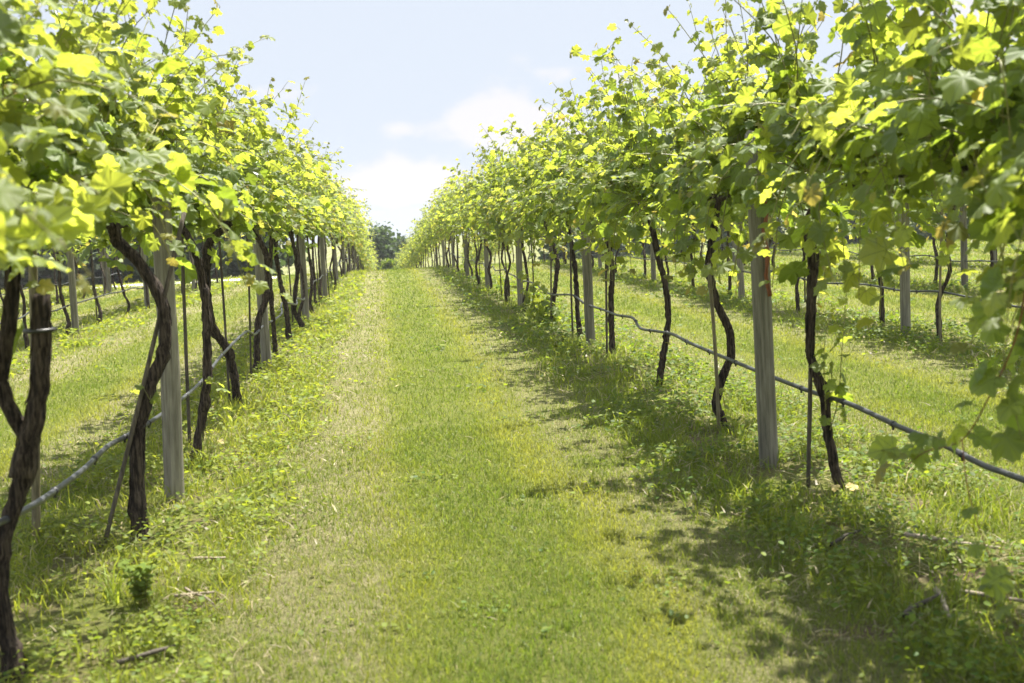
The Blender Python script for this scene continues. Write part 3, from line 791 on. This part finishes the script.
def build_mown():
    rng = np.random.default_rng(11); out = []
    for y0, y1, d, w, hh, seg in ((2.6, 5.5, 9500, .0036, .036, 2), (5.5, 8.5, 5200, .0050, .038, 2), (8.5, 13, 1900, .008, .043, 1), (13, 20, 760, .013, .045, 1), (20, 31, 260, .022, .05, 1), (31, 46, 110, .034, .055, 1)):
        X, Y = scatter(rng, y0, y1, d, .6)
        u = lane_u(X + (fbm(X, Y, .9, 3) - .5) * .45)
        main = (X > XL) & (X < XR)
        keep = (np.abs(u) < 1.35 + .25 * fbm(X, Y, 1.3, 5))
        # worn dry track left of the centre, patchy on the right
        nz = fbm(X, Y, 1.6, 21); nf = fbm(X, Y, 7, 22)
        dry = np.exp(-((u + .95 + .3 * (nf - .5)) / .38) ** 2) * (.42 + .9 * (nz - .35)) + .95 * np.exp(-((u - .88) / .26) ** 2) * np.clip(nz * 2.2 - .45, 0, 1)
        dry = np.where(main, dry, dry * .8)
        keep &= rng.random(len(X)) > .6 * bare(X, Y)
        keep &= rng.random(len(X)) > .25 * dry + .2 * (nf > .62)
        keep &= Y < 45.5
        X, Y, u, dry, nz, nf = (a[keep] for a in (X, Y, u, dry, nz, nf))
        n = len(X)
        pale = np.exp(-((u - .47) / .15) ** 2) * .9 + np.exp(-((u + .52) / .16) ** 2) * .35
        yg = np.clip(.36 + pale + rng.normal(0, .18, n) + .35 * (nz - .5) - .2 * np.exp(-((u + .02) / .36) ** 2), 0, 1)
        isdry = rng.random(n) < np.clip(.06 + .66 * dry + .12 * (nf - .5), 0, .93)
        tint = np.column_stack([yg, np.clip(rng.normal(.5, .22, n), 0, 1), np.where(isdry, rng.uniform(.6, 1, n), rng.uniform(0, .1, n))])
        h = hh * rng.uniform(.5, 1.25, n) * (.55 + .95 * fbm(X, Y, 3.2, 77)) * np.where(isdry, .7, 1) * (1 + .5 * (rng.random(n) < .03)) * (1 + .8 * np.clip(np.abs(u) - 1.2, 0, 1))
        lean = np.clip(rng.uniform(.15, .95, n) + .25 * isdry, 0, 1.15)
        out.append(blades(X, Y, h, w * rng.uniform(.7, 1.25, n), lean, tint, rng, seg))
    V = np.vstack([o[0] for o in out]); T = np.vstack([o[2] for o in out]); off = 0; F = []
    for o in out: F.append(o[1] + off); off += len(o[0])
    ob = link('mown_grass', np_mesh('mown_grass', V, np.vstack(F), [MAT_GRASS], tint=T, smooth=False))
    ob['kind'] = 'stuff'; ob['label'] = 'short mown lawn grass of the lanes with dry worn tracks'
build_mown()

def build_rough():
    """taller unmown grass under the rows"""
    rng = np.random.default_rng(12); out = []
    for y0, y1, d, w, hh, seg in ((2.6, 5.5, 2300, .0055, .11, 2), (5.5, 9, 1700, .007, .11, 2), (9, 14, 900, .010, .11, 2), (14, 22, 360, .017, .11, 1), (22, 34, 130, .03, .12, 1), (34, 46, 60, .045, .12, 1)):
        X, Y = scatter(rng, y0, y1, d, .6)
        u = np.abs(lane_u(X + (fbm(X, Y, .8, 33) - .5) * .5))
        nz = fbm(X, Y, 1.1, 41); clump = fbm(X, Y, 4.5, 42)
        p = np.clip((u - 1.0) / .35, 0, 1) * np.clip((nz - .27) * 4.0, 0.05, 1) * np.clip((clump - .25) * 3, .1, 1)
        keep = rng.random(len(X)) < p * (1 - .75 * bare(X, Y))
        keep &= Y < 45.5
        X, Y, u, nz, clump = (a[keep] for a in (X, Y, u, nz, clump)); n = len(X)
        left = (X < 0)
        yg = np.clip(.40 + .3 * left + rng.normal(0, .2, n) + .5 * (nz - .5), 0, 1)
        isdry = rng.random(n) < .09
        tint = np.column_stack([yg, np.clip(rng.normal(.5, .2, n), 0, 1), np.where(isdry, rng.uniform(.5, 1, n), 0)])
        h = hh * rng.uniform(.35, 1.2, n) * (.5 + clump) * (1 + .7 * (rng.random(n) < .04))
        out.append(blades(X, Y, h, w * rng.uniform(.7, 1.3, n), rng.uniform(.25, 1.0, n), tint, rng, seg))
    V = np.vstack([o[0] for o in out]); T = np.vstack([o[2] for o in out]); off = 0; F = []
    for o in out: F.append(o[1] + off); off += len(o[0])
    ob = link('rough_grass', np_mesh('rough_grass', V, np.vstack(F), [MAT_GRASS], tint=T, smooth=False))
    ob['kind'] = 'stuff'; ob['label'] = 'taller unmown grass growing under the vine rows'
build_rough()

def build_weeds():
    """small broad leaves (clover, chickweed) in the unmown strips"""
    rng = np.random.default_rng(13); VV, FF, TT, off = [], [], [], 0
    tv = np.array([(0, 0, 0), (.5, .35, .08), (.42, .85, .03), (0, 1.05, -.06), (-.42, .85, .03), (-.5, .35, .08)]); tf = np.array([[0, 1, 2], [0, 2, 3], [0, 3, 4], [0, 4, 5]])
    for y0, y1, d, sz in ((2.6, 5.5, 2600, .022), (5.5, 9, 1700, .027), (9, 14, 800, .036), (14, 22, 290, .055), (22, 36, 75, .085)):
        X, Y = scatter(rng, y0, y1, d, .6)
        u = np.abs(lane_u(X + (fbm(X, Y, .8, 33) - .5) * .5))
        nz = fbm(X, Y, 1.5, 51); c = fbm(X, Y, 5.5, 52)
        keep = rng.random(len(X)) < np.clip((u - .92) / .3, np.clip((fbm(X, Y, 3.7, 61) - .56) * 2.5, .01, .35), 1) * np.clip((nz - .38) * 5, .04, 1) * np.clip((c - .3) * 3.5, .08, 1) * (1 - .7 * bare(X, Y))
        X, Y, nz, c = (a[keep] for a in (X, Y, nz, c)); n = len(X)
        hz = gh(Y) + rng.uniform(.01, .14, n) * (.35 + c) * np.where(u[keep] < .95, .3, 1) * np.clip(nz * 1.6, .4, 1.2)
        a = rng.uniform(0, 2 * np.pi, n); tl = rng.normal(-.15, .3, n)
        m = np.column_stack([np.cos(a), np.sin(a), tl]); m /= np.linalg.norm(m, axis=1)[:, None]
        nn = np.column_stack([rng.normal(0, .35, n), rng.normal(0, .35, n), np.ones(n)])
        nn -= m * (m * nn).sum(1)[:, None]; nn /= np.linalg.norm(nn, axis=1)[:, None]
        sd = np.cross(m, nn); s = sz * rng.uniform(.6, 1.4, n)
        p = np.column_stack([X, Y, hz])
        v = p[:, None] + s[:, None, None] * (tv[None, :, 0:1] * sd[:, None] * .8 + tv[None, :, 1:2] * m[:, None] + tv[None, :, 2:3] * nn[:, None])
        VV.append(v.reshape(-1, 3)); FF.append((tf[None] + (np.arange(n) * 6)[:, None, None]).reshape(-1, 3) + off); off += n * 6
        t = np.column_stack([np.clip(rng.normal(.34, .2, n) + .28 * (X < 0), 0, 1), np.clip(rng.normal(.5, .2, n), 0, 1), np.zeros(n), np.ones(n)])
        TT.append(np.repeat(t, 6, axis=0))
    ob = link('ground_cover', np_mesh('ground_cover', np.vstack(VV), np.vstack(FF), [MAT_WEED], tint=np.vstack(TT)))
    ob['kind'] = 'stuff'; ob['label'] = 'low leafy weeds and clover spreading under the vine rows'
build_weeds()

def build_litter():
    rng = np.random.default_rng(19); out = []
    for y0, y1, d, w, hh in ((2.6, 5.5, 750, .005, .05), (5.5, 9, 420, .007, .055), (9, 16, 130, .012, .07)):
        X, Y = scatter(rng, y0, y1, d, .6)
        u = np.abs(lane_u(X)); c = fbm(X, Y, 2.2, 95)
        keep = rng.random(len(X)) < np.clip((u - .75) / .4, .03, 1) * np.clip((c - .36) * 5, .05, 1) + .8 * bare(X, Y)
        X, Y = X[keep], Y[keep]; n = len(X)
        t = np.column_stack([rng.random(n), np.clip(rng.normal(.45, .3, n), 0, 1), rng.uniform(.8, 1, n)])
        V, F, T = blades(X, Y, hh * rng.uniform(.3, 1.6, n), w * rng.uniform(.4, 2.2, n), np.full(n, 1.18), t, rng, 2)
        V[:, 2] += np.repeat(rng.uniform(.004, .05, n), 5)
        out.append((V, F, T))
    V = np.vstack([o[0] for o in out]); T = np.vstack([o[2] for o in out]); off = 0; F = []
    for o in out: F.append(o[1] + off); off += len(o[0])
    ob = link('dry_litter', np_mesh('dry_litter', V, np.vstack(F), [MAT_GRASS], tint=T, smooth=False))
    ob['kind'] = 'stuff'; ob['label'] = 'dry clippings and dead leaf litter scattered under the rows'
build_litter()

# single weeds, sticks, dead leaves that can be pointed at
def weed(px, py, h, n, label, spread=.5):
    g = at_ground(px, py); rng = np.random.default_rng(int(px + py))
    t = thing('weed_plant', label, 'weed', g, 'single weeds standing in the grass')
    st, lv = [], Leaves()
    for i in range(n):
        P = grow(rng, (rng.normal(0, .02), rng.normal(0, .02), -.01), (rng.normal(0, spread), rng.normal(0, spread), 1), h * rng.uniform(.6, 1.1), .3, .06, .03)
        st.append(tube(P, np.linspace(.003, .0012, len(P)), 5))
        for q in P[2:]:
            for s in range(3):
                a = rng.uniform(0, 6.28); m = np.array([math.cos(a), math.sin(a), .25])
                lv.add(q, m, UP + rng.normal(0, .3, 3), rng.uniform(.02, .042), (np.clip(rng.normal(.8, .2), 0, 1), rng.random(), 0))
    link('stem', np_mesh('stem', *join(st), [MAT_CANE]), t)
    link('foliage', lv.mesh('foliage', 'low', rng, MAT_WEED), t)
weed(146, 605, .27, 9, 'bushy upright weed standing alone at the lower left', .22)
weed(560, 352, .25, 6, 'leafy weed by the grass edge left of the second right post')

def tuft(px, py, h, n, label):
    g = at_ground(px, py); rng = np.random.default_rng(int(px * 3 + py))
    X, Y = rng.normal(0, .035, n), rng.normal(0, .035, n)
    t = np.column_stack([np.clip(rng.normal(.45, .2, n), 0, 1), rng.random(n), np.zeros(n)])
    V, F, T = blades(X, Y, h * rng.uniform(.5, 1.1, n), np.full(n, .008), rng.uniform(.3, 1.0, n), t, rng, 2)
    tag(link('grass_tuft', np_mesh('grass_tuft', V, F, [MAT_GRASS], tint=T, smooth=False), None, g), label, 'grass tuft', 'tall grass tufts')
tuft(205, 470, .28, 30, 'tall grass tuft at the foot of the slim kinked left trunk')
tuft(120, 600, .26, 26, 'long-bladed grass tuft at the lower left beside the bushy weed')
tuft(770, 462, .18, 40, 'grass tuft round the foot of the first right post')
tuft(178, 498, .18, 34, 'grass tuft round the foot of the first left post')

def stick(a, b, r, label, mat=None, twig=True):
    A, B = at_ground(*a), at_ground(*b); rng = np.random.default_rng(int(a[0] * 7 + b[1]))
    A[2] = B[2] = .035; base = A.copy(); base[2] = 0
    pts = [A - base]
    ll = float(np.linalg.norm(B - A)); twig = twig and ll > .35
    for k in (.3, .6): pts.append(A + (B - A) * k - base + rng.normal(0, .03 * ll, 3) * [1, 1, .4])
    pts.append(B - base)
    P = resample(pts, .04); g = [tube(P, np.linspace(r, r * .6, len(P)), 7, .08, .06, rng)]
    if twig:
        j = len(P) // 2; g.append(tube(np.array([P[j], P[j] + [.02, .03, .01], P[j] + [.05, .05, .015]]), [r * .6, r * .5, r * .3], 5))
    tag(link('fallen_branch', np_mesh('fallen_branch', *join(g), [mat or MAT_STICK]), None, base), label, 'branch', 'prunings lying in the grass')
stick((905, 542), (1000, 556), .012, 'long pale fallen cane lying right of the shadow, lower right')
stick((936, 598), (950, 626), .011, 'short pale stick pointing towards the camera at lower right')
stick((830, 552), (860, 538), .010, 'short dark stick in the weeds below the knobbly right trunk', MAT_STAKE)
stick((905, 625), (938, 604), .012, 'dark crooked stick at the lower right beside the short pale stick', MAT_STAKE)
stick((192, 566), (226, 565), .008, 'thin fallen twig at the left edge of the dry track', MAT_STICK, False)
stick((175, 604), (215, 600), .007, 'pale dry cane on the bare patch at the lower left')
stick((186, 596), (214, 612), .006, 'thin pale twig crossing the bare patch at the lower left', None, False)
stick((960, 600), (1024, 610), .009, 'brown cane lying near the right edge of the picture', MAT_STICK, False)
stick((118, 672), (176, 655), .011, 'dark stick half sunk in the grass at the lower left', MAT_STAKE, False)

def dead_leaf(px, py, s, z, label, nrm=(0, -.4, 1)):
    g = at_ground(px, py); lv = Leaves(); rng = np.random.default_rng(int(px))
    lv.add(np.array([0, 0, z]), np.array([.8, .3, .1]), np.array(nrm), s, (.8, .6, .9))
    tag(link('dead_leaf', lv.mesh('dead_leaf', 'high', rng, MAT_DEADLEAF), None, g), label, 'leaf', 'fallen yellow leaves')
dead_leaf(832, 496, .06, .05, 'fallen yellow leaf left at the foot of the knobbly right trunk')
dead_leaf(850, 498, .06, .05, 'fallen pale yellow leaf just right of the knobbly right trunk')
dead_leaf(220, 450, .06, .06, 'fallen yellow leaf in the grass right of the slim kinked trunk')

# ------------------------------------------------------------------ far trees
def tree_meshes(seed, H, W, conic, mat=None):
    rng = np.random.default_rng(seed)
    P = resample([(0, 0, -.3), (rng.normal(0, .1), rng.normal(0, .1), H * .3), (rng.normal(0, .2), rng.normal(0, .2), H * .65), (0, 0, H * .95)], .5)
    tr = np_mesh('trunk', *tube(P, np.linspace(H * .025, H * .006, len(P)), 9, .04, .05, rng), [MAT_TRUNK])
    limbs, lv = [], Leaves()
    n = 34
    for i in range(n):
        z = H * rng.uniform(.14, .95); k = z / H
        reach = W * ((1 - k) ** .8 * 1.05 if conic else math.sqrt(max(.03, 1 - ((k - .55) / .5) ** 2))) * rng.uniform(.6, 1.1)
        a = rng.uniform(0, 6.28); s = np.array([0, 0, z * .9]); e = np.array([math.cos(a) * reach, math.sin(a) * reach, z + (-.05 if conic else .12) * reach])
        limbs.append(tube(np.array([s, (s + e) / 2 + [0, 0, .1], e]), [H * .009, H * .006, H * .003], 5))
        for q in range(70):
            f = rng.uniform(.25, 1.05); c = s + (e - s) * f + rng.normal(0, .085 * H * (.5 + .3 * f), 3) * [1, 1, .7]
            lv.add(c, rng.normal(0, 1, 3), UP + rng.normal(0, .6, 3), rng.uniform(.025, .055) * H, (np.clip(rng.normal(.3, .25), 0, 1), rng.random(), 0))
    return tr, np_mesh('limbs', *join(limbs), [MAT_TRUNK]), lv.mesh('crown', 'low', rng, mat or MAT_TREE)
TR = [tree_meshes(600, 7, 2.2, False), tree_meshes(601, 8, 1.9, True), tree_meshes(602, 6, 2.6, False), tree_meshes(603, 9, 3, False), tree_meshes(604, 4, 1.3, False, MAT_WEED)]
def tree(x, Y, kind, s, label, group):
    t = thing('tree', label, 'tree', (x, Y, float(gh(Y))), group, RNG.uniform(0, 6.28))
    t.scale = (s, s, s)
    for nm, me in zip(('trunk', 'limb', 'crown'), TR[kind]): link(nm, me, t)
def px_x(px, Y):
    d = ray(px, 260); return d[0] / d[1] * Y
tree(px_x(380, 95), 95, 0, .80, 'grey-green round tree rising at the end of the lane beside the left row', 'trees at the end of the lane')
tree(px_x(391.5, 118), 118, 1, .62, 'dark pointed tree in the gap at the end of the lane', 'trees at the end of the lane')
tree(px_x(402, 121), 121, 1, .66, 'dark pointed tree just right of the gap at the end of the lane', 'trees at the end of the lane')
tree(px_x(389, 84), 84, 4, .55, 'small pale bushy tree low in the gap at the end of the lane', 'trees at the end of the lane')
for i in range(17):
    px = -40 + i * 19.5; Y = 62 + 14 * RNG.random()
    tree(px_x(px, Y), Y, int(RNG.integers(0, 4)), RNG.uniform(.8, 1.15), 'one of the dark trees in the wood line beyond the left rows', 'dark wood line beyond the left rows')
for i in range(12):
    px = 560 + i * 42; Y = 75 + 14 * RNG.random()
    tree(px_x(px, Y), Y, int(RNG.integers(0, 4)), RNG.uniform(.7, .95), 'one of the trees in the wood line beyond the right rows', 'wood line beyond the right rows')

# ------------------------------------------------------------------ sky and sun
SKYW, SKYH, SKYC = (13, 12.8, 12.5), (2.95, 3.22, 3.66), (3.72, 3.65, 3.72)
SUN_EL, SUN_AZ = rad(66), rad(36)       # azimuth clockwise from +Y (ahead and to the right)
w = bpy.data.worlds.new('World'); SC.world = w; w.use_nodes = True
nt = w.node_tree; nt.nodes.clear()
out = N(nt, 'ShaderNodeOutputWorld'); bg = N(nt, 'ShaderNodeBackground'); bg.inputs['Strength'].default_value = .09
sky = N(nt, 'ShaderNodeTexSky', sky_type='NISHITA'); sky.sun_disc = False
sky.sun_elevation = SUN_EL; sky.sun_rotation = SUN_AZ; sky.air_density = 1.0; sky.dust_density = .4; sky.ozone_density = 1.0
tc = N(nt, 'ShaderNodeTexCoord')
sx = N(nt, 'ShaderNodeSeparateXYZ'); L(nt, tc.outputs['Generated'], sx.inputs[0])
# unseen clouds overhead, brightened to add fill light, on a flat layer: project the direction onto a plane overhead
zz = math_n(nt, 'MAXIMUM', math_n(nt, 'ADD', sx.outputs[2], .06), .03)
cx = math_n(nt, 'DIVIDE', sx.outputs[0], zz); cyy = math_n(nt, 'DIVIDE', sx.outputs[1], zz)
cv = N(nt, 'ShaderNodeCombineXYZ'); L(nt, cx, cv.inputs[0]); L(nt, cyy, cv.inputs[1])
mp = N(nt, 'ShaderNodeMapping'); mp.inputs['Location'].default_value = (3.1, 1.7, 0); mp.inputs['Scale'].default_value = (.55, .42, 1); L(nt, cv.outputs[0], mp.inputs[0])
nz = N(nt, 'ShaderNodeTexNoise', i_Scale=1.0, i_Detail=6, i_Roughness=.55, i_Distortion=.3); L(nt, mp.outputs[0], nz.inputs['Vector'])
mr = N(nt, 'ShaderNodeMapRange', interpolation_type='SMOOTHSTEP'); mr.inputs[1].default_value = .42; mr.inputs[2].default_value = .62; L(nt, nz.outputs[0], mr.inputs[0])
# banks of cumulus low ahead, and the pale haze of the horizon
az = math_n(nt, 'DIVIDE', sx.outputs[0], math_n(nt, 'MAXIMUM', sx.outputs[1], .05)); el = math_n(nt, 'DIVIDE', sx.outputs[2], math_n(nt, 'MAXIMUM', sx.outputs[1], .05))
cn = N(nt, 'ShaderNodeCombineXYZ'); L(nt, az, cn.inputs[0]); L(nt, math_n(nt, 'MULTIPLY', el, 1.7), cn.inputs[1])
n2 = N(nt, 'ShaderNodeTexNoise', i_Scale=13.0, i_Detail=8, i_Roughness=.55, i_Distortion=.2); L(nt, cn.outputs[0], n2.inputs['Vector'])
total = None
for a0, e0, sa, se, amp in ((.098, .082, .052, .021, .58), (.135, .072, .05, .02, .38), (.012, .035, .07, .022, .6), (.02, .083, .025, .010, .28), (-.07, .118, .035, .012, .22), (.20, .12, .12, .016, .25), (.55, .16, .2, .05, .4), (-.5, .2, .2, .05, .35)):
    dx = math_n(nt, 'MULTIPLY', math_n(nt, 'SUBTRACT', az, a0), 1 / sa); dy = math_n(nt, 'MULTIPLY', math_n(nt, 'SUBTRACT', el, e0), 1 / se)
    e = math_n(nt, 'POWER', 2.718, math_n(nt, 'MULTIPLY', math_n(nt, 'ADD', math_n(nt, 'MULTIPLY', dx, dx), math_n(nt, 'MULTIPLY', dy, dy)), -1))
    e = math_n(nt, 'MULTIPLY', e, amp)
    total = e if total is None else math_n(nt, 'ADD', total, e)
m2 = N(nt, 'ShaderNodeMapRange', interpolation_type='SMOOTHSTEP'); m2.inputs[1].default_value = .66; m2.inputs[2].default_value = .88
L(nt, math_n(nt, 'ADD', total, n2.outputs[0]), m2.inputs[0])
ahead = math_n(nt, 'GREATER_THAN', sx.outputs[1], .1)
high = N(nt, 'ShaderNodeMapRange', interpolation_type='SMOOTHSTEP'); high.inputs[1].default_value = .34; high.inputs[2].default_value = .6; L(nt, sx.outputs[2], high.inputs[0]); high = high.outputs[0]
hz = N(nt, 'ShaderNodeMapRange', interpolation_type='SMOOTHSTEP'); hz.inputs[1].default_value = .3; hz.inputs[2].default_value = .75; hz.inputs[3].default_value = .985; hz.inputs[4].default_value = .25; L(nt, sx.outputs[2], hz.inputs[0]); hz = hz.outputs[0]
skyc = mixrgb(nt, hz, sky.outputs[0], SKYH)
skyc = mixrgb(nt, math_n(nt, 'MULTIPLY', math_n(nt, 'MULTIPLY', mr.outputs[0], high), .8), skyc, SKYW)
skyc = mixrgb(nt, math_n(nt, 'MULTIPLY', math_n(nt, 'MULTIPLY', m2.outputs[0], ahead), .92), skyc, SKYC)
L(nt, skyc, bg.inputs['Color']); L(nt, bg.outputs[0], out.inputs[0])

sd = bpy.data.lights.new('sun', 'SUN'); so = bpy.data.objects.new('sun', sd); COL.objects.link(so)
sd.energy = 5.0; sd.angle = rad(.53); sd.color = (1, .955, .87)
dirv = Vector((math.sin(SUN_AZ) * math.cos(SUN_EL), math.cos(SUN_AZ) * math.cos(SUN_EL), math.sin(SUN_EL)))
so.rotation_euler = dirv.to_track_quat('Z', 'Y').to_euler(); so.location = (20, 20, 40)

vs = SC.view_settings
vs.view_transform = 'Standard'; vs.look = 'None'; vs.gamma = 1; vs.use_curve_mapping = False
vs.exposure = 1.55
SC.cycles.max_bounces = 7; SC.cycles.diffuse_bounces = 4; SC.cycles.transmission_bounces = 4; SC.cycles.glossy_bounces = 2
SC.cycles.sample_clamp_indirect = 6
SC.cycles.use_denoising = True

# ------------------------------------------------------------------ thin summer haze
def haze():
    x0, x1, y0, y1, z0, z1 = -410, 410, -110, 610, -7, 9.5
    V = np.array([(x, y, z) for z in (z0, z1) for y in (y0, y1) for x in (x0, x1)], float)
    F = np.array([(0, 2, 3), (0, 3, 1), (4, 5, 7), (4, 7, 6), (0, 1, 5), (0, 5, 4), (2, 6, 7), (2, 7, 3), (0, 4, 6), (0, 6, 2), (1, 3, 7), (1, 7, 5)])
    m, nt, out = new_mat('haze')
    v = N(nt, 'ShaderNodeVolumePrincipled'); v.inputs['Density'].default_value = .00045; v.inputs['Color'].default_value = (.93, .95, 1, 1); v.inputs['Anisotropy'].default_value = 0.0
    L(nt, v.outputs[0], out.inputs['Volume'])
    o = link('haze', np_mesh('haze', V, F, [m], smooth=False)); o['kind'] = 'stuff'
haze()
